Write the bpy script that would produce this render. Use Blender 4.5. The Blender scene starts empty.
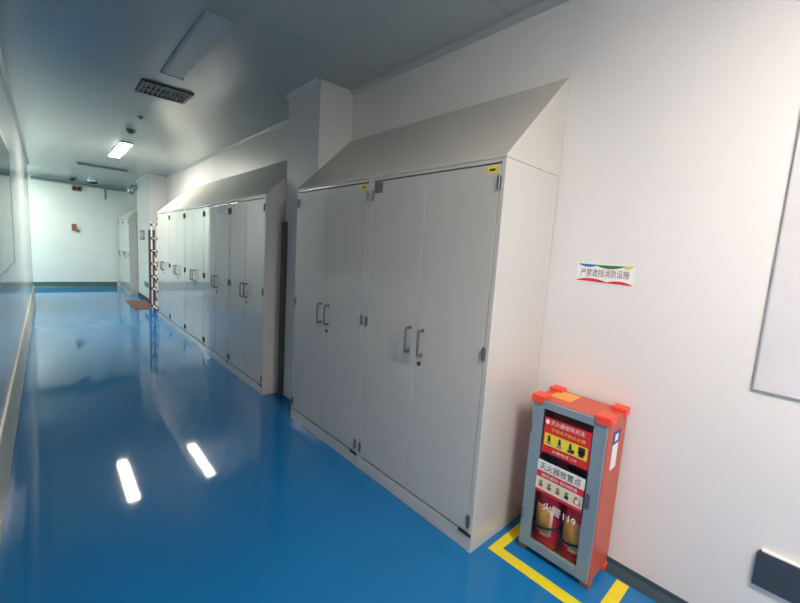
import bpy, bmesh, math, random
from mathutils import Vector, Matrix
random.seed(4)
sc = bpy.context.scene
col = sc.collection

# ------------------------------------------------------------------ camera
YAW, PITCH, ROLL, FPX = 0.7422, -0.1228, 0.0642, 387.27
cy, sy, cp, sp = math.cos(YAW), math.sin(YAW), math.cos(PITCH), math.sin(PITCH)
fw = Vector((sy * cp, cy * cp, sp)); rt = Vector((cy, -sy, 0)); up = rt.cross(fw)
cr, sr = math.cos(ROLL), math.sin(ROLL)
r2 = rt * cr + up * sr; u2 = up * cr - rt * sr
cd = bpy.data.cameras.new('camera'); cam = bpy.data.objects.new('camera', cd); col.objects.link(cam)
cd.sensor_fit = 'HORIZONTAL'; cd.sensor_width = 36.0; cd.lens = FPX / 800 * 36.0
cd.clip_start = 0.02; cd.clip_end = 100
M = Matrix.Identity(4)
for i in range(3):
    M[i][0] = r2[i]; M[i][1] = u2[i]; M[i][2] = -fw[i]
M[0][3], M[1][3], M[2][3] = -2.07, 0.0, 1.511
cam.matrix_world = M
sc.camera = cam

# ------------------------------------------------------------------ world, exposure, lamp strengths
w = bpy.data.worlds.new('world'); sc.world = w; w.use_nodes = True
w.node_tree.nodes['Background'].inputs[0].default_value = (0.6, 0.75, 0.8, 1)
w.node_tree.nodes['Background'].inputs[1].default_value = 0.0
sc.view_settings.view_transform = 'Standard'; sc.view_settings.look = 'None'
sc.view_settings.gamma = 1.0; sc.view_settings.exposure = 1.0; sc.view_settings.use_curve_mapping = False
sc.cycles.use_denoising = True
sc.cycles.max_bounces = 12; sc.cycles.diffuse_bounces = 6; sc.cycles.glossy_bounces = 6
LAMP_NEAR = (1.0, 0.885, 0.80); LAMP_NEAR_S = 90.0
LAMP_FAR = (1.0, 0.97, 0.86); LAMP_FAR_S = 50.0
LAMP_ADDED = (0.90, 1.0, 0.86); LAMP_ADDED_S = 78.0  # added lamp out of view, brightens the far end

# ------------------------------------------------------------------ materials
def mat(name, rgb, rough=0.5, metal=0.0, spec=0.5, noise=0.03, nscale=6.0, bump=0.0, bscale=40.0,
        emit=None, estr=0.0, coat=0.0, coat_rough=0.03, coat_ior=1.5):
    m = bpy.data.materials.new(name); m.use_nodes = True
    nt = m.node_tree; b = nt.nodes['Principled BSDF']
    b.inputs['Roughness'].default_value = rough; b.inputs['Metallic'].default_value = metal
    b.inputs['Specular IOR Level'].default_value = spec
    if coat:
        b.inputs['Coat Weight'].default_value = coat; b.inputs['Coat Roughness'].default_value = coat_rough; b.inputs['Coat IOR'].default_value = coat_ior
    tc = nt.nodes.new('ShaderNodeTexCoord')
    n = nt.nodes.new('ShaderNodeTexNoise'); n.inputs['Scale'].default_value = nscale; n.inputs['Detail'].default_value = 3
    nt.links.new(tc.outputs['Object'], n.inputs['Vector'])
    r = nt.nodes.new('ShaderNodeValToRGB')
    r.color_ramp.elements[0].position = 0.3; r.color_ramp.elements[1].position = 0.7
    r.color_ramp.elements[0].color = tuple(c * (1 - noise) for c in rgb) + (1,)
    r.color_ramp.elements[1].color = tuple(min(1, c * (1 + noise)) for c in rgb) + (1,)
    nt.links.new(n.outputs['Fac'], r.inputs['Fac']); nt.links.new(r.outputs['Color'], b.inputs['Base Color'])
    if bump:
        n2 = nt.nodes.new('ShaderNodeTexNoise'); n2.inputs['Scale'].default_value = bscale; n2.inputs['Detail'].default_value = 2
        nt.links.new(tc.outputs['Object'], n2.inputs['Vector'])
        bp = nt.nodes.new('ShaderNodeBump'); bp.inputs['Strength'].default_value = bump; bp.inputs['Distance'].default_value = 0.01
        nt.links.new(n2.outputs['Fac'], bp.inputs['Height']); nt.links.new(bp.outputs['Normal'], b.inputs['Normal'])
    if emit:
        b.inputs['Emission Color'].default_value = tuple(emit) + (1,); b.inputs['Emission Strength'].default_value = estr
    return m

def panel_mat(name, rgb, rough, axis, period, offset, dark=0.75, half=0.003):
    """painted sandwich panel with thin joint lines repeating along one axis"""
    m = mat(name, rgb, rough, noise=0.015, nscale=2.0, bump=0.05, bscale=3.0)
    nt = m.node_tree; b = nt.nodes['Principled BSDF']
    src = b.inputs['Base Color'].links[0].from_socket
    g = nt.nodes.new('ShaderNodeNewGeometry'); s = nt.nodes.new('ShaderNodeSeparateXYZ')
    nt.links.new(g.outputs['Position'], s.inputs[0])
    def mth(op, a, bval=None):
        n = nt.nodes.new('ShaderNodeMath'); n.operation = op
        nt.links.new(a, n.inputs[0])
        if bval is not None: n.inputs[1].default_value = bval
        return n.outputs[0]
    v = mth('SUBTRACT', s.outputs[axis], offset - period * 100 - period / 2)
    v = mth('MODULO', v, period); v = mth('SUBTRACT', v, period / 2); v = mth('ABSOLUTE', v); v = mth('LESS_THAN', v, half)
    mx = nt.nodes.new('ShaderNodeMix'); mx.data_type = 'RGBA'; mx.blend_type = 'MIX'
    nt.links.new(v, mx.inputs[0]); nt.links.new(src, mx.inputs[6])
    mx.inputs[7].default_value = tuple(c * dark for c in rgb) + (1,)
    nt.links.new(mx.outputs[2], b.inputs['Base Color'])
    return m

def glass_mat(name, tint, base_reflect=0.04):
    m = bpy.data.materials.new(name); m.use_nodes = True; nt = m.node_tree
    nt.nodes.remove(nt.nodes['Principled BSDF']); out = nt.nodes['Material Output']
    t = nt.nodes.new('ShaderNodeBsdfTransparent'); t.inputs[0].default_value = tuple(tint) + (1,)
    g = nt.nodes.new('ShaderNodeBsdfGlossy'); g.inputs['Roughness'].default_value = 0.03
    f = nt.nodes.new('ShaderNodeFresnel'); f.inputs[0].default_value = 1.5
    mx = nt.nodes.new('ShaderNodeMixShader')
    geo = nt.nodes.new('ShaderNodeNewGeometry'); sub = nt.nodes.new('ShaderNodeMath'); sub.operation = 'SUBTRACT'; sub.inputs[0].default_value = 1
    nt.links.new(geo.outputs['Backfacing'], sub.inputs[1]); mul = nt.nodes.new('ShaderNodeMath'); mul.operation = 'MULTIPLY'
    nt.links.new(f.outputs[0], mul.inputs[0]); nt.links.new(sub.outputs[0], mul.inputs[1])
    nt.links.new(mul.outputs[0], mx.inputs[0]); nt.links.new(t.outputs[0], mx.inputs[1]); nt.links.new(g.outputs[0], mx.inputs[2])
    nt.links.new(mx.outputs[0], out.inputs['Surface'])
    return m

MT = {}
MT['wall'] = panel_mat('white_wall_panel', (0.77, 0.755, 0.74), 0.42, 1, 50.0, 25.0)
MT['wall_far'] = panel_mat('far_wall_panel', (0.78, 0.80, 0.77), 0.40, 0, 1.15, -1.0, 0.9)
MT['wall_left'] = panel_mat('left_wall_panel', (0.74, 0.77, 0.77), 0.16, 1, 1.18, 0.2, 0.8)
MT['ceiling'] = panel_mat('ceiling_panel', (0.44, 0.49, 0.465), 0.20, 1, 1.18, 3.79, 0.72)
MT['floor'] = mat('blue_epoxy', (0.008, 0.170, 0.430), 0.5, spec=0.0, noise=0.05, nscale=1.2, bump=0.02, bscale=2.5, coat=1.0, coat_rough=0.045)
MT['cabinet'] = mat('white_cabinet_paint', (0.60, 0.588, 0.555), 0.4, spec=0.2, noise=0.012, nscale=2.0, bump=0.012, bscale=2.0, coat=1.0, coat_rough=0.04, coat_ior=1.75)
MT['hood'] = mat('white_hood_paint', (0.60, 0.58, 0.53), 0.30, noise=0.02, nscale=2.0, bump=0.02, bscale=2.5)
MT['gap'] = mat('dark_gap', (0.05, 0.05, 0.05), 0.7)
MT['steel'] = mat('brushed_steel', (0.24, 0.24, 0.24), 0.35, 0.85)
MT['hinge'] = mat('hinge_steel', (0.20, 0.20, 0.20), 0.4, 0.7)
MT['black'] = mat('black_plastic', (0.02, 0.02, 0.022), 0.45)
MT['trim'] = mat('aluminium_trim', (0.50, 0.53, 0.53), 0.4, 0.2)
MT['slate'] = mat('slate_skirting', (0.022, 0.05, 0.07), 0.55, noise=0.08)
MT['fargreen'] = mat('dark_green_skirting', (0.075, 0.14, 0.14), 0.45, noise=0.08)
MT['beige'] = mat('beige_skirting', (0.76, 0.72, 0.58), 0.40, noise=0.06)
MT['yellow'] = mat('yellow_tape', (0.80, 0.66, 0.02), 0.45, noise=0.05, nscale=20)
MT['red'] = mat('orange_red_paint', (0.56, 0.095, 0.055), 0.42, noise=0.05)
MT['cap'] = mat('red_plastic_cap', (0.86, 0.075, 0.04), 0.40)
MT['doorframe'] = mat('blue_grey_aluminium', (0.24, 0.32, 0.37), 0.42, 0.15)
MT['white'] = mat('white_print', (0.85, 0.84, 0.82), 0.5)
MT['winframe'] = mat('window_frame_paint', (0.60, 0.64, 0.64), 0.25)
MT['printred'] = mat('red_print', (0.68, 0.025, 0.03), 0.5)
MT['printyellow'] = mat('yellow_print', (0.86, 0.70, 0.05), 0.5)
MT['printcream'] = mat('cream_print', (0.80, 0.72, 0.48), 0.5)
MT['printblue'] = mat('blue_print', (0.02, 0.18, 0.50), 0.5)
MT['printgreen'] = mat('green_print', (0.02, 0.20, 0.06), 0.5)
MT['printlime'] = mat('lime_print', (0.62, 0.66, 0.22), 0.5)
MT['ink'] = mat('black_ink', (0.03, 0.025, 0.03), 0.6)
MT['inkblue'] = mat('blue_ink', (0.06, 0.07, 0.30), 0.6)
MT['extred'] = mat('extinguisher_red', (0.62, 0.02, 0.05), 0.25)
MT['extlabel'] = mat('extinguisher_label', (0.62, 0.30, 0.065), 0.5, noise=0.2, nscale=25)
MT['orange'] = mat('orange_label', (0.85, 0.36, 0.07), 0.5)
MT['board'] = mat('whiteboard_surface', (0.66, 0.65, 0.67), 0.25)
MT['alu'] = mat('aluminium_edge', (0.55, 0.55, 0.56), 0.35, 0.6)
MT['panel_dark'] = mat('dark_slate_panel', (0.045, 0.058, 0.075), 0.4)
MT['guard'] = mat('dark_corner_guard', (0.10, 0.094, 0.08), 0.55)
MT['greystick'] = mat('grey_plate', (0.20, 0.20, 0.19), 0.4, 0.3, noise=0.2, nscale=120)
MT['lampbody'] = mat('lamp_housing', (0.52, 0.56, 0.55), 0.4)
MT['diffuser_off'] = mat('diffuser_unlit', (0.53, 0.58, 0.56), 0.4)
MT['lit_near'] = mat('diffuser_lit_near', (0.8, 0.8, 0.8), 0.4, emit=LAMP_NEAR, estr=LAMP_NEAR_S)
MT['lit_far'] = mat('diffuser_lit_far', (0.8, 0.8, 0.8), 0.4, emit=LAMP_FAR, estr=LAMP_FAR_S)
MT['lit_added'] = mat('diffuser_lit_added', (0.8, 0.8, 0.8), 0.4, emit=LAMP_ADDED, estr=LAMP_ADDED_S)
MT['ventdark'] = mat('vent_dark', (0.025, 0.027, 0.03), 0.6)
MT['vent'] = mat('vent_louvre', (0.07, 0.075, 0.08), 0.45, 0.3)
MT['greygreen'] = mat('grey_green_pipe', (0.22, 0.27, 0.25), 0.45)
MT['brown'] = mat('brown_red_plate', (0.30, 0.10, 0.06), 0.5)
MT['devgrey'] = mat('device_grey', (0.22, 0.25, 0.25), 0.5)
MT['green'] = mat('green_plate', (0.03, 0.28, 0.16), 0.5)
MT['matred'] = mat('red_mat', (0.22, 0.09, 0.075), 0.8, noise=0.25, nscale=15)
MT['chrome'] = mat('chrome', (0.75, 0.78, 0.78), 0.12, 1.0)
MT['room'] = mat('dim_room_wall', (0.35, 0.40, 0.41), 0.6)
MT['glass'] = glass_mat('clear_glass', (0.97, 0.97, 0.97))
MT['winglass'] = glass_mat('window_glass', (0.75, 0.82, 0.82))

# ------------------------------------------------------------------ mesh builder
class MB:
    def __init__(s): s.v = []; s.f = []; s.mi = []; s.mats = []; s.sm = []
    def _m(s, m):
        if m not in s.mats: s.mats.append(m)
        return s.mats.index(m)
    def add(s, vs, fs, m, smooth=False):
        o = len(s.v); k = s._m(m); s.v += [Vector(p) for p in vs]
        for f in fs: s.f.append([i + o for i in f]); s.mi.append(k); s.sm.append(smooth)
    def box(s, x0, x1, y0, y1, z0, z1, m):
        vs = [(x, y, z) for x in (x0, x1) for y in (y0, y1) for z in (z0, z1)]
        s.add(vs, [(0, 1, 3, 2), (4, 6, 7, 5), (0, 4, 5, 1), (2, 3, 7, 6), (0, 2, 6, 4), (1, 5, 7, 3)], m)
    def prism(s, poly, axis, a, b, m):
        """poly: 2-D points; axis 0 -> (y,z), 1 -> (x,z), 2 -> (x,y)"""
        def P(p, t): return {0: (t, p[0], p[1]), 1: (p[0], t, p[1]), 2: (p[0], p[1], t)}[axis]
        n = len(poly); vs = [P(p, a) for p in poly] + [P(p, b) for p in poly]
        fs = [tuple(range(n))[::-1], tuple(range(n, 2 * n))] + [(i, (i + 1) % n, n + (i + 1) % n, n + i) for i in range(n)]
        s.add(vs, fs, m)
    def tube(s, pts, r, m, seg=10, cap=True):
        pts = [Vector(p) for p in pts]; n = len(pts); vs = []; fs = []; prev = None
        rs = r if isinstance(r, (list, tuple)) else [r] * n
        for i, p in enumerate(pts):
            d = (pts[min(i + 1, n - 1)] - pts[max(i - 1, 0)]).normalized()
            if prev is None:
                a = Vector((0, 0, 1)) if abs(d.z) < .9 else Vector((1, 0, 0)); prev = d.cross(a).normalized()
            else: prev = (prev - d * prev.dot(d)).normalized()
            q = d.cross(prev)
            for k in range(seg):
                t = 2 * math.pi * k / seg; vs.append(p + (prev * math.cos(t) + q * math.sin(t)) * rs[i])
        for i in range(n - 1):
            for k in range(seg):
                fs.append((i * seg + k, i * seg + (k + 1) % seg, (i + 1) * seg + (k + 1) % seg, (i + 1) * seg + k))
        s.add(vs, fs, m, True)
        if cap: s.add(vs, [tuple(range(seg))[::-1], tuple(range((n - 1) * seg, n * seg))], m)
    def lathe(s, prof, c, m, seg=28):
        n = len(prof); vs = []; fs = []
        for r, z in prof:
            for k in range(seg):
                t = 2 * math.pi * k / seg; vs.append((c[0] + r * math.cos(t), c[1] + r * math.sin(t), c[2] + z))
        for i in range(n - 1):
            for k in range(seg):
                fs.append((i * seg + k, i * seg + (k + 1) % seg, (i + 1) * seg + (k + 1) % seg, (i + 1) * seg + k))
        s.add(vs, fs, m, True)
        s.add(vs, [tuple(range(seg))[::-1], tuple(range((n - 1) * seg, n * seg))], m)
    def cylshell(s, c, r, z0, z1, a0, a1, m, seg=16, t=0.0012):
        vs = []; fs = []
        for i in range(seg + 1):
            a = a0 + (a1 - a0) * i / seg
            for z in (z0, z1):
                for rr in (r, r + t): vs.append((c[0] + rr * math.cos(a), c[1] + rr * math.sin(a), z))
        for i in range(seg):
            p = i * 4; q = p + 4
            fs += [(p + 1, q + 1, q + 3, p + 3), (p, p + 2, q + 2, q), (p, q, q + 1, p + 1), (p + 2, p + 3, q + 3, q + 2)]
        s.add(vs, fs, m, True)
    def text(s, body, size, org, ux, uy, m, width=None, depth=0.0):
        """flat lettering; org = left end of the baseline, ux / uy = reading and up directions"""
        c = bpy.data.curves.new('lettering', 'FONT'); c.body = body; c.size = size; c.resolution_u = 2
        o = bpy.data.objects.new('lettering', c); col.objects.link(o)
        bpy.context.view_layer.update()
        me = bpy.data.meshes.new_from_object(o.evaluated_get(bpy.context.evaluated_depsgraph_get()))
        xs = [v.co.x for v in me.vertices]; x0 = min(xs); k = 1.0
        if width: k = width / (max(xs) - x0)
        ux, uy, org = Vector(ux), Vector(uy), Vector(org); nrm = ux.cross(uy)
        s.add([org + ux * ((v.co.x - x0) * k) + uy * v.co.y + nrm * depth for v in me.vertices],
              [tuple(p.vertices) for p in me.polygons], m)
        bpy.data.objects.remove(o); bpy.data.curves.remove(c); bpy.data.meshes.remove(me)
    def build(s, name, parent=None, bevel=0.0, loc=None, seg=2):
        if loc is None:
            loc = Vector(root_loc(parent)) if parent else Vector((0, 0, 0))
        loc = Vector(loc)
        me = bpy.data.meshes.new(name)
        me.from_pydata([tuple(p - loc) for p in s.v], [], s.f)
        for m in s.mats: me.materials.append(MT[m])
        for i, p in enumerate(me.polygons): p.material_index = s.mi[i]; p.use_smooth = s.sm[i]
        bm = bmesh.new(); bm.from_mesh(me); bmesh.ops.recalc_face_normals(bm, faces=bm.faces) if not getattr(s, 'flat', False) else None
        bm.to_mesh(me); bm.free(); me.update()
        o = bpy.data.objects.new(name, me); col.objects.link(o)
        if parent: o.parent = parent
        else: o.location = loc
        if bevel:
            b = o.modifiers.new('soft_edge', 'BEVEL'); b.width = bevel; b.segments = seg; b.limit_method = 'ANGLE'
            b.angle_limit = math.radians(40)
        return o
def root_loc(o):
    while o.parent: o = o.parent
    return o.location
def tag(o, label, cat, group=None, kind=None):
    o['label'] = label; o['category'] = cat
    if group: o['group'] = group
    if kind: o['kind'] = kind
    return o
def thing(name, label, cat, loc, group=None):
    o = bpy.data.objects.new(name, None); col.objects.link(o); o.location = loc; o.empty_display_size = 0.1
    return tag(o, label, cat, group)
def struct(o, label=None):
    o['kind'] = 'structure'
    if label: o['label'] = label
    return o
def copy_tree(o, parent=None):
    c = o.copy(); col.objects.link(c)
    if parent: c.parent = parent
    for ch in list(o.children): copy_tree(ch, c)
    return c

# ------------------------------------------------------------------ setting
XL, HC, YB, YF = -2.317, 2.913, -7.0, 14.1
b = MB(); b.box(XL - 0.1, 0.1, YB - 0.1, YF + 0.1, -0.1, 0, 'floor'); struct(b.build('floor'))
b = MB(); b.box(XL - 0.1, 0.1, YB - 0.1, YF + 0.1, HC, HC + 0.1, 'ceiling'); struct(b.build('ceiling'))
b = MB(); b.box(0, 0.1, YB - 0.1, YF + 0.1, 0, HC, 'wall'); struct(b.build('wall_right'))
b = MB(); b.box(XL - 0.1, 0, YF, YF + 0.1, 0, HC, 'wall_far'); struct(b.build('wall_far'))
b = MB(); b.box(XL - 0.1, 0, YB - 0.1, YB, 0, HC, 'wall'); struct(b.build('wall_back'))
HY0, HX = 11.7, -4.9                                # unseen side passage on the left, added to house a lamp for the end wall
WY0, WY1, WZ0, WZ1 = 1.6, 5.65, 1.15, 2.30
b = MB()
b.box(XL - 0.1, XL, YB, WY0, 0, HC, 'wall_left'); b.box(XL - 0.1, XL, WY1, HY0, 0, HC, 'wall_left')
b.box(XL - 0.1, XL, WY0, WY1, 0, WZ0, 'wall_left'); b.box(XL - 0.1, XL, WY0, WY1, WZ1, HC, 'wall_left')
struct(b.build('wall_left'))
b = MB(); b.box(HX - 0.1, HX, HY0 - 0.1, YF + 0.1, 0, HC, 'wall_far'); b.box(HX, XL - 0.1, HY0 - 0.1, HY0, 0, HC, 'wall_far'); b.box(HX, XL - 0.1, YF, YF + 0.1, 0, HC, 'wall_far')
struct(b.build('wall_added_passage'))
b = MB(); b.box(HX, XL - 0.1, HY0 - 0.1, YF + 0.1, -0.1, 0, 'floor'); struct(b.build('floor_added_passage'))
b = MB(); b.box(HX, XL - 0.1, HY0 - 0.1, YF + 0.1, HC, HC + 0.1, 'ceiling'); struct(b.build('ceiling_added_passage'))
# room behind the left window
b = MB()
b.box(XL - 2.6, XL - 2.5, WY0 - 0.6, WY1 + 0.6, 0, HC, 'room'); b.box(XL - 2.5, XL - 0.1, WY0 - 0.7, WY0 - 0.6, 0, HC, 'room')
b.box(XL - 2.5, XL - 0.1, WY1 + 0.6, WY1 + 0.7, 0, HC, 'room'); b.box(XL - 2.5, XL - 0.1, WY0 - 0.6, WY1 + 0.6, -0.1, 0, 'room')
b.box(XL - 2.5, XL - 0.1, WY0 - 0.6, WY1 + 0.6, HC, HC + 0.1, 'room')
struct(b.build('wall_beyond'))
wf = MB(); t = 0.035
wf.box(XL - 0.06, XL + 0.001, WY0, WY0 + t, WZ0, WZ1, 'winframe'); wf.box(XL - 0.06, XL + 0.001, WY1 - t, WY1, WZ0, WZ1, 'winframe')
wf.box(XL - 0.06, XL + 0.001, WY0 + t, WY1 - t, WZ0, WZ0 + t, 'winframe'); wf.box(XL - 0.06, XL + 0.001, WY0 + t, WY1 - t, WZ1 - t, WZ1, 'winframe')
wf.box(XL - 0.06, XL + 0.001, 3.43, 3.47, WZ0 + t, WZ1 - t, 'winframe')
wo = struct(wf.build('window_1', loc=(XL, (WY0 + WY1) / 2, WZ0)))
g = MB(); g.box(XL - 0.008, XL - 0.001, WY0 + t, WY1 - t, WZ0 + t, WZ1 - t, 'winglass'); g.build('window_pane', wo)
# skirtings
b = MB(); b.prism([(XL, 0), (XL + 0.028, 0), (XL + 0.026, 0.02), (XL + 0.016, 0.29), (XL + 0.012, 0.31), (XL, 0.315)], 1, YB, HY0, 'beige')
struct(b.build('baseboard_left'))
b = MB(); b.prism([(0, 0.048), (-0.006, 0.046), (-0.012, 0.028), (-0.026, 0.010), (-0.052, 0.002), (-0.052, 0), (0, 0)], 1, YB, 1.04, 'slate')
struct(b.build('baseboard_right'))
b = MB(); b.prism([(YF, 0.15), (YF - 0.012, 0.145), (YF - 0.016, 0.03), (YF - 0.04, 0.0), (YF, 0)], 0, HX, -0.56, 'fargreen')
struct(b.build('baseboard_far'))
# piers standing out of the right wall
b = MB(); b.box(-0.325, 0, 3.049, 3.629, 0, HC, 'wall'); struct(b.build('wall_pier'), 'square white wall pier between the two cabinet runs')
b = MB(); b.box(-0.325, 0, 10.45, 12.04, 0, HC, 'wall'); struct(b.build('wall_pier'), 'white wall pier at the far end of the long cabinet run')
b = MB(); b.box(-0.333, -0.3255, 10.52, 12.04, 0, 0.08, 'slate'); struct(b.build('baseboard_pier'))
# ceiling cove trims
def cove(pts, name):
    b = MB()
    for (x0, y0, x1, y1, nx, ny) in pts:
        if abs(nx) > 0: b.prism([(x0, HC), (x0 + nx * 0.035, HC), (x0 + nx * 0.03, HC - 0.012), (x0 + nx * 0.012, HC - 0.03), (x0, HC - 0.035)], 1, y0, y1, 'trim')
        else: b.prism([(y0, HC), (y0 + ny * 0.035, HC), (y0 + ny * 0.03, HC - 0.012), (y0 + ny * 0.012, HC - 0.03), (y0, HC - 0.035)], 0, x0, x1, 'trim')
    return struct(b.build(name))
cove([(0, YB, 0, 3.049, -1, 0), (-0.325, 3.049, -0.325, 3.629, -1, 0), (0, 3.629, 0, 10.45, -1, 0), (-0.325, 10.45, -0.325, 12.04, -1, 0), (0, 12.04, 0, YF, -1, 0)], 'trim_1')
cove([(XL, YB, XL, HY0, 1, 0)], 'trim_2')
cove([(XL + 0.035, YF, -0.04, YF, 0, -1)], 'trim_3')

# ------------------------------------------------------------------ storage cabinets
XF = -0.509
def make_cabinet(y0, W, label, group, n=0):
    yc = y0 + W / 2; y1 = y0 + W
    r = thing('storage_cabinet', label, 'cabinet', (-0.255, yc, 0), group)
    H = 1.977; bk = -0.004
    b = MB()
    b.box(XF, bk, y0 + .0005, y0 + 0.026, 0.0, H, 'cabinet'); b.box(XF, bk, y1 - 0.026, y1 - .0005, 0.0, H, 'cabinet')
    b.box(XF + 0.001, bk, y0 + 0.026, y1 - 0.026, H - 0.018, H, 'cabinet')
    b.box(XF + 0.03, bk, y0 + 0.026, y1 - 0.026, 0.09, 0.105, 'cabinet')
    b.box(-0.016, bk, y0 + 0.026, y1 - 0.026, 0.105, H - 0.018, 'cabinet')
    for z in (0.6, 1.05, 1.5): b.box(XF + 0.04, -0.016, y0 + 0.026, y1 - 0.026, z, z + 0.015, 'cabinet')
    b.build('body', r, 0.0015)
    p = MB(); p.box(XF + 0.002, XF + 0.02, y0 + 0.026, y1 - 0.026, 0.002, 0.088, 'cabinet')
    po = p.build('plinth', r, 0.0015)
    k = MB(); k.box(XF - 0.003, XF + 0.002, y0 + 0.004, y0 + 0.085, 0.084, 0.101, 'black'); k.build('bracket', po)
    z0, z1 = 0.103, 1.952; mid = yc
    for s in (-1, 1):                                  # -1: door nearer the camera
        a, c = (y0 + 0.030, mid - 0.0022) if s < 0 else (mid + 0.0022, y1 - 0.030)
        d = MB(); d.box(XF, XF + 0.02, a, c, z0, z1, 'cabinet'); do = d.build('door', r, 0.002)
        yh = a if s < 0 else c; o = -1 if s < 0 else 1
        for z in (1.865, 1.05, 0.165):
            h = MB(); h.tube([(XF - 0.006, yh + o * 0.002, z - 0.032), (XF - 0.006, yh + o * 0.002, z + 0.032)], 0.0055, 'hinge', 10)
            h.tube([(XF - 0.006, yh + o * 0.002, z + 0.032), (XF - 0.006, yh + o * 0.002, z + 0.037)], 0.0045, 'steel', 8)
            h.box(XF - 0.003, XF + 0.0005, yh - o * 0.010, yh + o * 0.012, z - 0.030, z + 0.030, 'hinge'); h.build('hinge', do)
        ym = mid + s * 0.052
        h = MB(); R_ = 0.0065; x1 = XF - 0.036
        pts = [(XF + 0.001, ym, 0.945), (x1 + 0.010, ym, 0.945)]
        for i in range(1, 5):
            t = math.pi / 2 * i / 4; pts.append((x1 + 0.010 - 0.010 * math.sin(t), ym, 0.955 - 0.010 * math.cos(t)))
        for i in range(0, 5):
            t = math.pi / 2 * i / 4; pts.append((x1 + 0.010 - 0.010 * math.cos(t), ym, 1.078 + 0.010 * math.sin(t)))
        pts.append((XF + 0.001, ym, 1.088))
        h.tube(pts, R_, 'steel', 10)
        for z in (0.945, 1.088): h.tube([(XF - 0.003, ym, z), (XF + 0.0005, ym, z)], 0.011, 'steel', 14)
        h.build('handle', do)
        if s < 0:
            l = MB(); l.tube([(XF - 0.005, mid - 0.04, 0.892), (XF + 0.001, mid - 0.04, 0.892)], 0.0125, 'black', 18)
            l.tube([(XF - 0.006, mid - 0.04, 0.892), (XF - 0.005, mid - 0.04, 0.892)], 0.006, 'steel', 12); l.build('lock', do)
    return r
A0, AW = 1.047, 1.000
RA = 'pair of white cabinets near the red extinguisher box'
ca = make_cabinet(A0, AW, 'large white two-door cabinet right beside the red fire extinguisher box', RA)
cb = copy_tree(ca); cb.location.y += AW; cb['label'] = 'white two-door cabinet against the near pier, left one of the near pair'
def doors(c): return sorted([k for k in c.children if k.name.startswith('door')], key=lambda k: sum(v.co.y for v in k.data.vertices))
def sticker(par, y0, y1, z0, z1, m, ink=None, name='sticker', label=None):
    s = MB(); s.box(XF - 0.0010, XF - 0.0002, y0, y1, z0, z1, m)
    if ink: s.box(XF - 0.0014, XF - 0.0010, y0 + (y1 - y0) * .25, y1 - (y1 - y0) * .25, z0 + (z1 - z0) * .3, z1 - (z1 - z0) * .35, ink)
    o = s.build(name, par)
    if label: o['label'] = label
    return o
sticker(doors(ca)[0], 1.088, 1.15, 1.912, 1.944, 'printyellow', 'ink', label='small yellow warning sticker')
sticker(doors(cb)[0], A0 + AW + 0.042, A0 + AW + 0.10, 1.915, 1.945, 'printyellow', 'ink', label='small yellow warning sticker')
sticker(doors(ca)[1], 1.925, 2.005, 1.880, 1.948, 'greystick', label='grey square label')
def hood(y0, y1, label):
    b = MB(); b.prism([(XF, 1.9785), (XF, 1.992), (-0.008, 2.484), (-0.003, 2.484), (-0.003, 1.9785)], 1, y0, y1, 'hood')
    o = b.build('cabinet_hood', loc=(-0.25, (y0 + y1) / 2, 1.978), bevel=0.002)
    return tag(o, label, 'cabinet top', 'sloped tops of the cabinets')
hood(A0, 3.046, 'grey-white sloped hood on the near pair of cabinets')
B0, BW = 3.674, 0.985
RB = 'long row of white cabinets beyond the near pier'
lb = ['white two-door cabinet just behind the near pier, first of the long row',
      'second white cabinet from the near pier in the long row',
      'middle white cabinet of the five in the long row',
      'fourth white cabinet from the near pier in the long row',
      'last white cabinet of the long row, beside the white rack']
c0 = make_cabinet(B0, BW, lb[0], RB)
for i in range(1, 5):
    c = copy_tree(c0); c.location.y += BW * i; c['label'] = lb[i]
hood(B0, B0 + 5 * BW, 'long grey-white sloped hood on the row of five cabinets')
RC = 'white cabinets in the far corner'
c = copy_tree(c0); c.location.y = 12.065 + BW / 2; c['label'] = 'white cabinet in the far corner, the one next to the far pier'; c['group'] = RC
c = copy_tree(c0); c.location.y = 12.065 + BW * 1.5; c['label'] = 'white cabinet in the far corner touching the end wall'; c['group'] = RC
hood(12.066, 12.066 + 2 * BW, 'sloped hood on the cabinets in the far corner')

# corner guards
def guard(ye, dirn, h, label):
    b = MB(); x = -0.325; t = 0.03; L = 0.095
    if dirn > 0: pts = [(x - t, ye + t), (x - t, ye - 0.05), (x - 0.0005, ye - 0.05), (x - 0.0005, ye + t)]
    else: pts = [(x - t, ye - t), (x + L, ye - t), (x + L, ye - 0.0005), (x - t, ye - 0.0005)]
    b.prism(pts, 2, 0.001, h, 'guard')
    return tag(b.build('corner_guard', loc=(x, ye, 0), bevel=0.004), label, 'corner guard')
guard(3.629, 1, 1.745, 'dark grey corner guard on the near pier beside the long cabinet row')
guard(10.45, -1, 1.69, 'dark grey corner guard on the far pier behind the white rack')

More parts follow.
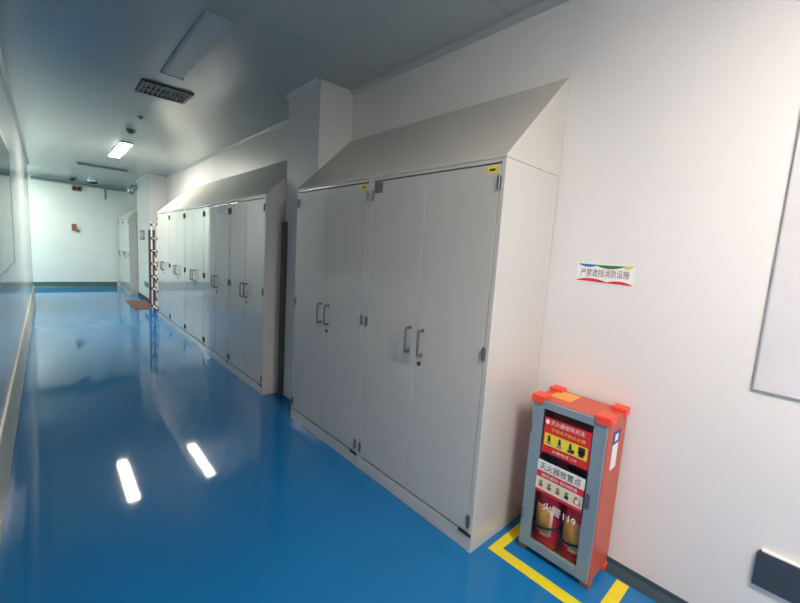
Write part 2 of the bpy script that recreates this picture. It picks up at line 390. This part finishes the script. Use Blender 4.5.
# ------------------------------------------------------------------ ceiling lights
def ceiling_light(xc, y0, y1, diff, label, wd=0.165, dp=0.022):
    r = thing('ceiling_light', label, 'lamp', (xc, (y0 + y1) / 2, HC - dp), 'strip lights along the ceiling')
    zb = HC - dp; h = wd / 2
    b = MB(); b.box(xc - h, xc + h, y0, y1, zb + 0.008, HC - 0.0005, 'lampbody')
    b.build('housing', r, 0.003)
    d = MB(); d.prism([(xc - h + .006, zb + .008), (xc - h + .009, zb + .003), (xc - h + .02, zb), (xc + h - .02, zb), (xc + h - .009, zb + .003), (xc + h - .006, zb + .008)], 1, y0 + 0.022, y1 - 0.022, diff)
    d.build('diffuser', r)
    for a, c in ((y0, y0 + 0.0215), (y1 - 0.0215, y1)):
        e = MB(); e.box(xc - h - .002, xc + h + .002, a - .001, c, zb - 0.003, HC - 0.001, 'lampbody'); e.build('end_cap', r, 0.003)
    return r
XC = -1.245
ceiling_light(-1.222, 2.76, 4.0, 'diffuser_off', 'unlit strip light on the ceiling nearest the viewer')
ceiling_light(-1.12, 7.32, 8.80, 'lit_far', 'glowing strip light far down the corridor ceiling')
ceiling_light(XC, -1.55, -0.35, 'lit_near', 'lit strip light above and behind the viewer')
ceiling_light(-3.3, 12.2, 13.6, 'lit_added', 'added strip light in the unseen side passage to the left of the end wall')  # hidden lamp added to light the end wall from the left

# vent grille
r = thing('air_vent', 'dark louvred air vent in the ceiling beside the unlit strip light', 'vent', (-1.17, 4.5, HC - 0.02))
x0, x1, y0, y1 = -1.385, -0.965, 4.33, 4.70
b = MB(); f = 0.03; zb = HC - 0.018
b.box(x0, x1, y0, y0 + f, zb, HC - 0.001, 'vent'); b.box(x0, x1, y1 - f, y1, zb, HC - 0.001, 'vent')
b.box(x0, x0 + f, y0 + f, y1 - f, zb, HC - 0.001, 'vent'); b.box(x1 - f, x1, y0 + f, y1 - f, zb, HC - 0.001, 'vent'); b.build('frame', r, 0.002)
b = MB(); b.box(x0 + f, x1 - f, y0 + f, y1 - f, HC - 0.004, HC - 0.001, 'ventdark'); b.build('duct_opening', r)
for i in range(9):
    xx = x0 + f + 0.02 + i * (x1 - x0 - 2 * f - 0.04) / 8
    b = MB(); b.prism([(xx - 0.012, zb + 0.013), (xx - 0.010, zb + 0.013), (xx + 0.010, zb), (xx + 0.008, zb)], 1, y0 + f, y1 - f, 'vent'); b.build('louvre', r)
b = MB(); b.box(x0 + f, x1 - f, 4.505, 4.52, zb + .001, zb + 0.013, 'vent'); b.build('crossbar', r)

def round_device(name, cx, cy_, R, h, label, cat, m1='white', m2='devgrey', group=None):
    r = thing(name, label, cat, (cx, cy_, HC - h), group)
    b = MB(); b.lathe([(R, 0), (R, -h * .35), (R * .9, -h * .45)], (cx, cy_, HC - 0.0005), m1); b.build('base', r)
    b = MB(); b.lathe([(R * .75, -h * .45)] + [(R * .75 * math.cos(t), -h * .45 - h * .55 * math.sin(t)) for t in (0.3, .6, .9, 1.2, 1.5)], (cx, cy_, HC - 0.0005), m2); b.build('dome', r)
    return r
round_device('smoke_detector', -1.188, 6.45, 0.055, 0.06, 'small grey smoke detector on the ceiling in front of the lit strip light', 'smoke detector', 'devgrey', 'devgrey')
r = thing('sprinkler_head', 'tiny metal sprinkler head on the ceiling nearer than the smoke detector', 'sprinkler', (-1.2, 5.68, HC - 0.03))
b = MB(); b.lathe([(0.035, 0), (0.035, -0.006), (0.012, -0.01)], (-1.2, 5.68, HC - 0.0005), 'steel'); b.build('escutcheon', r)
b = MB(); b.lathe([(0.008, -0.0095), (0.006, -0.025), (0.018, -0.026), (0.018, -0.029)], (-1.2, 5.68, HC - 0.0005), 'steel'); b.build('deflector', r)
DG = 'dome devices on the far ceiling'
round_device('dome_camera', -1.53, 13.3, 0.10, 0.09, 'left one of the two dark dome cameras on the far ceiling', 'camera', 'devgrey', 'ventdark', DG)
round_device('dome_camera', -1.10, 13.3, 0.13, 0.10, 'right one of the two dark dome cameras on the far ceiling', 'camera', 'white', 'ventdark', DG)
# slot diffuser
r = thing('slot_diffuser', 'long dark slot diffuser across the far ceiling behind the lit strip light', 'vent', (-1.137, 10.42, HC - 0.03))
b = MB(); b.box(-1.56, -0.715, 10.36, 10.48, HC - 0.03, HC - 0.001, 'greygreen'); b.build('frame', r, 0.003)
b = MB(); b.box(-1.53, -0.745, 10.385, 10.41, HC - 0.031, HC - 0.029, 'ventdark'); b.box(-1.53, -0.745, 10.43, 10.455, HC - 0.031, HC - 0.029, 'ventdark'); b.build('slot', r)
# pipe along end wall with drop
r = thing('ceiling_pipe', 'grey-green pipe running along the top of the end wall', 'pipe', (-1.1, 13.96, 2.79))
b = MB(); b.tube([(XL + 0.001, 13.98, 2.845), (-0.30, 13.98, 2.805)], 0.036, 'greygreen', 14); b.build('pipe_run', r)
b = MB(); b.tube([(-0.79, 13.98, 2.79), (-0.79, 13.98, 2.50)], 0.026, 'greygreen', 12); b.tube([(-0.79, 13.98, 2.83), (-0.79, 13.98, 2.77)], 0.045, 'greygreen', 12); b.build('drop_pipe', r)
for xx in (-2.0, -1.2, -0.4):
    b = MB(); b.tube([(xx, 13.98, 2.84), (xx, 13.98, HC)], 0.008, 'devgrey', 8); b.build('hanger', r)
# double sign box under the pipe
r = thing('wall_sounder', 'dark twin sounder box high on the end wall under the pipe', 'alarm', (-1.405, YF - 0.04, 2.66))
b = MB(); b.box(-1.51, -1.30, YF - 0.02, YF, 2.645, 2.775, 'devgrey'); b.build('backplate', r, 0.004)
for xa in (-1.50, -1.40):
    b = MB(); b.box(xa, xa + 0.09, YF - 0.055, YF - 0.02, 2.655, 2.765, 'brown'); b.box(xa + .012, xa + .078, YF - 0.058, YF - 0.055, 2.67, 2.75, 'ink'); b.build('sounder', r, 0.004)
# call point
r = thing('alarm_call_point', 'brown-red and white call point in the middle of the end wall', 'alarm', (-1.465, YF - 0.03, 1.53))
b = MB(); b.box(-1.55, -1.38, YF - 0.014, YF, 1.525, 1.755, 'white'); b.build('backplate', r, 0.003)
b = MB(); b.box(-1.545, -1.44, YF - 0.045, YF - 0.014, 1.56, 1.75, 'brown'); b.build('housing', r, 0.004)
b = MB(); b.box(-1.43, -1.385, YF - 0.03, YF - 0.014, 1.53, 1.60, 'devgrey'); b.build('button', r, 0.003)
# silver camera hanging beside the far pier
r = thing('dome_camera', 'shiny silver dome camera hanging at the upper corner of the far pier', 'camera', (-0.45, 12.0, 2.54))
b = MB(); b.tube([(-0.3245, 12.0, 2.76), (-0.40, 12.0, 2.78), (-0.45, 12.0, 2.76), (-0.45, 12.0, 2.71)], 0.018, 'devgrey', 10); b.box(-0.34, -0.3255, 11.95, 12.05, 2.70, 2.82, 'devgrey'); b.build('arm', r)
b = MB(); b.lathe([(0.03, 0.18), (0.065, 0.165), (0.078, 0.12), (0.078, 0.085)], (-0.45, 12.0, 2.54), 'chrome'); b.build('shell', r)
b = MB(); b.lathe([(0.070, 0.085)] + [(0.070 * math.cos(t), 0.085 - 0.075 * math.sin(t)) for t in (.3, .6, .9, 1.2, 1.5)], (-0.45, 12.0, 2.54), 'devgrey'); b.build('dome', r)
# switch panel and low green sign on far pier
r = thing('switch_panel', 'grey switch panel on the corridor face of the far pier', 'switch', (-0.34, 11.35, 1.44))
b = MB(); b.box(-0.34, -0.325, 11.08, 11.62, 1.44, 1.68, 'devgrey'); b.build('plate', r, 0.003)
for i in range(3):
    b = MB(); b.box(-0.347, -0.34, 11.13 + i * .16, 11.24 + i * .16, 1.50, 1.62, 'trim'); b.build('rocker', r, 0.002)
r = thing('exit_marker', 'small green low-level marker near the foot of the far pier', 'sign', (-0.34, 10.9, 0.34))
b = MB(); b.box(-0.337, -0.325, 10.68, 11.12, 0.33, 0.46, 'devgrey'); b.build('frame', r, 0.003)
b = MB(); b.box(-0.339, -0.337, 10.70, 11.10, 0.345, 0.445, 'green'); b.build('panel', r)
# rack at the end of the cabinet row
r = thing('storage_rack', 'white post rack with black clamps at the far end of the long cabinet row', 'rack', (-0.28, 9.2, 0))
px = (-0.475, -0.08); py = (8.78, 9.36); lv = [0.10, 0.47, 0.72, 0.98, 1.25, 1.50, 1.77]
for x in px:
    for y in py:
        b = MB(); b.tube([(x, y, 0.001), (x, y, 1.84)], 0.014, 'white', 10); b.build('post', r)
        for z in lv:
            b = MB(); b.tube([(x, y, z - 0.024), (x, y, z + 0.024)], 0.022, 'black', 10); b.build('clamp', r)
for z in lv:
    b = MB(); b.box(px[0], px[1], py[0], py[1], z - 0.008, z + 0.008, 'white'); b.build('shelf', r, 0.003)
gl = ['red-brown box on the lowest shelf of the white rack', 'red-brown box on the second shelf of the white rack',
      'red-brown box on the third shelf of the white rack', 'red-brown box on the fourth shelf of the white rack']
for i, z in enumerate(lv[:4]):
    b = MB(); b.box(-0.45, -0.12, 8.83, 9.31, z + 0.0085, z + 0.17, 'matred' if i % 2 == 0 else 'brown')
    b.box(-0.452, -0.45, 8.95, 9.19, z + 0.05, z + 0.13, 'white')
    tag(b.build('storage_box', loc=(-0.28, 9.07, z + 0.0085), bevel=0.004), gl[i], 'box', 'boxes on the white rack')
# mat on the floor
b = MB(); b.box(-0.75, -0.365, 9.6, 10.95, 0.0005, 0.010, 'matred')
tag(b.build('floor_mat', loc=(-0.56, 10.4, 0), bevel=0.003), 'thin red mat on the blue floor beside the far pier', 'mat')

# ------------------------------------------------------------------ wall notice, whiteboard, dark panel
def wave_poly(y0, y1, zf, zamp, n=24, up=True):
    top = []; bot = []
    for i in range(n + 1):
        t = i / n; y = y0 + (y1 - y0) * t
        top.append((y, zf + zamp * math.sin(math.pi * t))); bot.append((y, zf - zamp * .45 * math.sin(math.pi * t)))
    return top + bot[::-1]
r = thing('wall_notice', 'small white wall notice with coloured waves and black writing above the red box', 'sign', (-0.001, 0.757, 1.425))
b = MB(); b.box(-0.0022, -0.0005, 0.62, 0.893, 1.427, 1.526, 'white'); b.build('card', r)
def wave(ys, z0, z1, drop, m, n=30):
    """ribbon hugging an edge; ys run left to right as read (from high y to low y)"""
    b = MB(); a = []; c = []
    for i in range(n + 1):
        t = i / n; y = ys[0] + (ys[1] - ys[0]) * t
        e = z0 + (z1 - z0) * t
        a.append((y, e)); c.append((y, e + drop * math.sin(math.pi * t) ** 0.8 + (0.0015 if drop > 0 else -0.0015)))
    b.prism(a + c[::-1], 0, -0.0028, -0.0021, m)
    return b.build('coloured_wave', r)
wave((0.885, 0.79), 1.521, 1.519, -0.013, 'printblue'); wave((0.80, 0.665), 1.518, 1.518, -0.016, 'printgreen'); wave((0.675, 0.623), 1.520, 1.522, -0.018, 'printlime')
wave((0.892, 0.735), 1.434, 1.430, 0.015, 'printred'); wave((0.745, 0.623), 1.430, 1.428, 0.013, 'printred')
b = MB(); b.flat = True
b.text('严禁遮挡消防设施', 0.042, (-0.0026, 0.872, 1.461), (0, -1, 0), (0, 0, 1), 'ink', width=0.232); b.build('lettering', r)

r = thing('whiteboard', 'pale whiteboard with thin aluminium edge on the right wall', 'whiteboard', (-0.01, -0.78, 1.063))
y0, y1, z0, z1, f = -1.70, 0.146, 1.063, 2.263, 0.008
b = MB(); b.box(-0.007, -0.001, y0 + f, y1 - f, z0 + f, z1 - f, 'board'); b.build('panel', r)
b = MB(); b.box(-0.010, -0.001, y0, y0 + f, z0, z1, 'alu'); b.box(-0.010, -0.001, y1 - f, y1, z0, z1, 'alu')
b.box(-0.010, -0.001, y0 + f, y1 - f, z0, z0 + f, 'alu'); b.box(-0.010, -0.001, y0 + f, y1 - f, z1 - f, z1, 'alu'); b.build('frame', r, 0.002)

r = thing('wall_trunking', 'dark slate trunking panel low on the right wall under the whiteboard', 'trunking', (-0.01, -0.5, 0.29))
yy0, yy1, zz0, zz1 = -1.2, 0.044, 0.288, 0.435
b = MB(); c_ = 0.012
b.prism([(yy0, zz0), (yy1, zz0), (yy1, zz1 - c_), (yy1 - c_ * .3, zz1 - c_ * .3), (yy1 - c_, zz1), (yy0, zz1)], 0, -0.018, -0.001, 'panel_dark'); b.build('cover', r, 0.003)
b = MB(); b.box(-0.016, -0.001, yy0, yy1 - 0.012, zz1 + 0.0003, zz1 + 0.006, 'white'); b.build('top_edge', r)

# ------------------------------------------------------------------ yellow floor marking
b = MB(); z = 0.0012
b.prism([(-0.40, 1.012), (-0.022, 1.012), (-0.022, 0.960), (-0.338, 0.960), (-0.338, 0.495), (-0.060, 0.495), (-0.060, 0.440), (-0.40, 0.440)][::-1], 2, 0.0003, z, 'yellow')
tag(b.build('floor_marking', loc=(-0.2, 0.73, 0)), 'yellow tape outline on the floor around the red extinguisher box', 'floor marking')

# ------------------------------------------------------------------ fire extinguisher box
BX0, BX1, BY0, BY1, BZ0, BZ1 = -0.240, -0.020, 0.560, 0.924, 0.030, 0.832
r = thing('extinguisher_box', 'red fire extinguisher box with grey glazed door standing on the floor', 'fire box', (-0.13, 0.742, 0))
t = 0.012
b = MB()
b.box(BX0, BX1, BY0, BY0 + t, BZ0, BZ1, 'red'); b.box(BX0, BX1, BY1 - t, BY1, BZ0, BZ1, 'red')
b.box(BX0, BX1, BY0 + t, BY1 - t, BZ1 - t, BZ1, 'red'); b.box(BX0, BX1, BY0 + t, BY1 - t, BZ0, BZ0 + t, 'red')
b.box(BX1 - t, BX1, BY0 + t, BY1 - t, BZ0 + t, BZ1 - t, 'red'); b.build('body', r, 0.003)
for x, xs in ((BX0, 1), (BX1, -1)):
    for y, ys in ((BY0, 1), (BY1, -1)):
        b = MB(); x2, y2 = x + xs * 0.058, y + ys * 0.058; e = 0.007
        ex = e if xs < 0 else 0.024
        xa, xb = sorted((x - xs * ex, x2)); ya, yb = sorted((y - ys * e, y2))
        b.box(xa, xb, ya, yb, BZ1 + 0.0004, BZ1 + 0.018, 'cap')
        xa, xb = sorted((x - xs * ex, x - xs * (0.0004 if xs < 0 else 0.0168))); b.box(xa, xb, ya, yb, BZ1 - 0.022, BZ1 + 0.0004, 'cap')
        xa, xb = sorted((x - xs * 0.0004, x2)); ya, yb = sorted((y - ys * e, y - ys * 0.0004)); b.box(xa, xb, ya, yb, BZ1 - 0.022, BZ1 + 0.0004, 'cap')
        b.build('corner_cap', r, 0.0085, seg=4)
        b = MB(); xa, xb = sorted((x - xs * 0.004, x2 - xs * .015)); ya, yb = sorted((y - ys * 0.004, y2 - ys * .015)); b.box(xa, xb, ya, yb, 0.001, BZ0 - 0.0004, 'cap' if xs < 0 else 'brown')
        b.build('foot', r, 0.004)
b = MB(); b.box(BX0 + 0.07, BX1 - 0.02, 0.775, 0.885, BZ1 + 0.0003, BZ1 + 0.0012, 'orange'); b.build('top_label', r)['label'] = 'orange label on the lid'
b = MB(); ys_ = BY0 - 0.0012
b.box(-0.175, -0.105, ys_, BY0 - 0.0003, 0.575, 0.735, 'white'); b.box(-0.185, -0.095, ys_ - 0.0006, ys_, 0.70, 0.765, 'inkblue'); b.box(-0.16, -0.12, ys_ - 0.0011, ys_ - 0.0006, 0.715, 0.748, 'white')
b.build('side_label', r)['label'] = 'white and blue paper strip on the side'
# door
dx0, dx1 = BX0 - 0.016, BX0 - 0.0006
fy0, fy1, fz0, fz1 = BY0 + 0.004, BY1 - 0.002, BZ0 + 0.002, BZ1 - 0.003
gy0, gy1, gz0, gz1 = 0.622, 0.864, 0.082, 0.790
d = MB()
d.box(dx0, dx1, fy0, gy0, fz0, fz1, 'doorframe'); d.box(dx0, dx1, gy1, fy1, fz0, fz1, 'doorframe')
d.box(dx0, dx1, gy0, gy1, fz0, gz0, 'doorframe'); d.box(dx0, dx1, gy0, gy1, gz1, fz1, 'doorframe')
do = d.build('door', r, 0.002)
b = MB(); b.box(dx0 - .0008, dx0 + .0012, fy0 - 0.0005, fy0 + 0.004, fz0, fz1, 'alu'); b.box(dx0 - .0008, dx0 + .0012, fy0 + .004, fy1, fz1 - 0.004, fz1 + .0005, 'alu'); b.build('edge_strip', do)
gx = dx0 + 0.006
b = MB(); b.box(gx, gx + 0.004, gy0 - 0.0, gy1, gz0, gz1, 'glass'); b.build('glass', do)
U, V = (0, -1, 0), (0, 0, 1)
def quad(b, yl, yr, z0, z1, lvl, m): b.box(gx - 0.0010 - lvl * 0.0004, gx - 0.0006 - lvl * 0.0004 + 0.0004, yr, yl, z0, z1, m)
def txt(b, s_, size, yl, z, width, m, lvl=3): b.text(s_, size, (gx - 0.0012 - lvl * 0.0004, yl, z), U, V, m, width=width)
def disc(b, y, z, ry, rz, m, lvl=3, n=16):
    b.prism([(y + ry * math.cos(2 * math.pi * i / n), z + rz * math.sin(2 * math.pi * i / n)) for i in range(n)], 0, gx - 0.0014 - lvl * 0.0004, gx - 0.001 - lvl * 0.0004, m)
# upper red sticker: how to use
b = MB(); b.flat = True
quad(b, 0.853, 0.626, 0.570, 0.752, 0, 'printred'); quad(b, 0.846, 0.636, 0.610, 0.672, 1, 'printyellow')
disc(b, 0.838, 0.730, 0.010, 0.012, 'white')
txt(b, '灭火器使用方法', 0.026, 0.822, 0.722, 0.165, 'white'); txt(b, '手提式干粉灭火器', 0.018, 0.815, 0.690, 0.165, 'printyellow')
txt(b, '火警电话 119', 0.018, 0.80, 0.583, 0.12, 'white')
for i in range(4):                                       # small instruction figures
    yc = 0.822 - i * 0.053
    disc(b, yc, 0.657, 0.006, 0.007, 'ink'); quad(b, yc + 0.007, yc - 0.007, 0.632, 0.650, 2, 'ink'); quad(b, yc + 0.012, yc - 0.012, 0.618, 0.630, 2, 'ink' if i > 1 else 'devgrey')
    if i == 3: quad(b, yc + 0.016, yc - 0.016, 0.630, 0.666, 2, 'ink')
    if i == 2: disc(b, yc - 0.012, 0.628, 0.010, 0.010, 'ink')
b.build('instruction_sticker', do)['label'] = 'red and yellow sticker with instruction pictures'
# lower white sticker: storage point
b = MB(); b.flat = True
quad(b, 0.866, 0.630, 0.355, 0.524, 0, 'white')
txt(b, '灭火器放置点', 0.040, 0.852, 0.480, 0.205, 'ink')
quad(b, 0.866, 0.630, 0.434, 0.468, 1, 'printred'); txt(b, '请勿遮挡 保持畅通', 0.020, 0.840, 0.443, 0.18, 'white')
quad(b, 0.860, 0.636, 0.376, 0.430, 1, 'printcream')
for i in range(5):
    yc = 0.838 - i * 0.044
    disc(b, yc, 0.412, 0.009, 0.009, 'devgrey'); quad(b, yc + 0.010, yc - 0.010, 0.385, 0.402, 2, 'ink' if i in (3,) else 'brown')
disc(b, 0.655, 0.398, 0.014, 0.016, 'printred', 4); disc(b, 0.655, 0.398, 0.010, 0.012, 'white', 5)
quad(b, 0.866, 0.630, 0.355, 0.370, 1, 'printred')
b.build('location_sticker', do)['label'] = 'white and red storage point sticker'
b = MB(); b.flat = True
txt(b, '火警119', 0.050, 0.815, 0.275, 0.165, 'white', 0); b.build('glass_lettering', do)['label'] = 'white lettering on the glass'
b = MB(); b.box(dx0 - 0.006, dx0 - 0.0003, 0.598, 0.622, 0.395, 0.465, 'hinge'); b.box(dx0 - 0.018, dx0 - 0.006, 0.604, 0.613, 0.415, 0.45, 'hinge'); b.build('latch', do, 0.002)
for z in (0.68, 0.20):
    b = MB(); b.tube([(dx0 - 0.004, fy1 - 0.006, z - .03), (dx0 - 0.004, fy1 - 0.006, z + .03)], 0.004, 'steel', 8); b.build('hinge', do)

# extinguishers standing inside the box
def extinguisher(cx, cyy, label):
    z = BZ0 + t + 0.0005
    r = thing('fire_extinguisher', label, 'fire extinguisher', (cx, cyy, z), 'extinguishers in the red box')
    R_ = 0.063
    b = MB(); b.lathe([(R_ - 0.006, 0), (R_, 0.008), (R_, 0.33)] + [(R_ * math.cos(a) * .85 + .15 * R_ * (1 - a / 1.6), 0.33 + 0.05 * math.sin(a)) for a in (.3, .6, .9, 1.2)] + [(0.018, 0.385), (0.018, 0.40)], (cx, cyy, z), 'extred'); b.build('cylinder', r)
    b = MB(); b.cylshell((cx, cyy), R_, z + 0.075, z + 0.235, math.pi - 0.2, math.pi + 0.72, 'printcream', t=0.0008); b.cylshell((cx, cyy), R_ + .0008, z + 0.09, z + 0.235, math.pi - 0.95, math.pi + 0.5, 'extlabel'); b.build('label_sleeve', r)
    b = MB(); b.tube([(cx, cyy, z + 0.40), (cx, cyy, z + 0.435)], 0.02, 'steel', 14); b.build('valve', r)
    b = MB(); b.prism([(cyy - 0.01, z + 0.437), (cyy + 0.08, z + 0.455), (cyy + 0.08, z + 0.462), (cyy - 0.012, z + 0.447)], 0, cx - 0.009, cx + 0.009, 'black'); b.prism([(cyy - 0.01, z + 0.42), (cyy + 0.075, z + 0.415), (cyy + 0.075, z + 0.421), (cyy - 0.01, z + 0.429)], 0, cx - 0.009, cx + 0.009, 'black'); b.build('lever', r)
    b = MB(); b.tube([(cx - 0.02, cyy, z + 0.42), (cx - 0.032, cyy, z + 0.42)], 0.014, 'chrome', 14); b.build('gauge', r)
    b = MB(); pts = [(cx + math.cos(a) * (R_ + 0.008), cyy + math.sin(a) * (R_ + 0.008), z + 0.115 + 0.012 * math.cos(a * 1.5)) for a in [math.pi * .5 + i * math.pi / 12 for i in range(13)]]
    b.tube(pts, 0.006, 'black', 8); b.build('hose', r)
extinguisher(-0.162, 0.816, 'red fire extinguisher with orange label inside the box, left one')
extinguisher(-0.162, 0.668, 'red fire extinguisher with orange label inside the box, right one behind the latch')
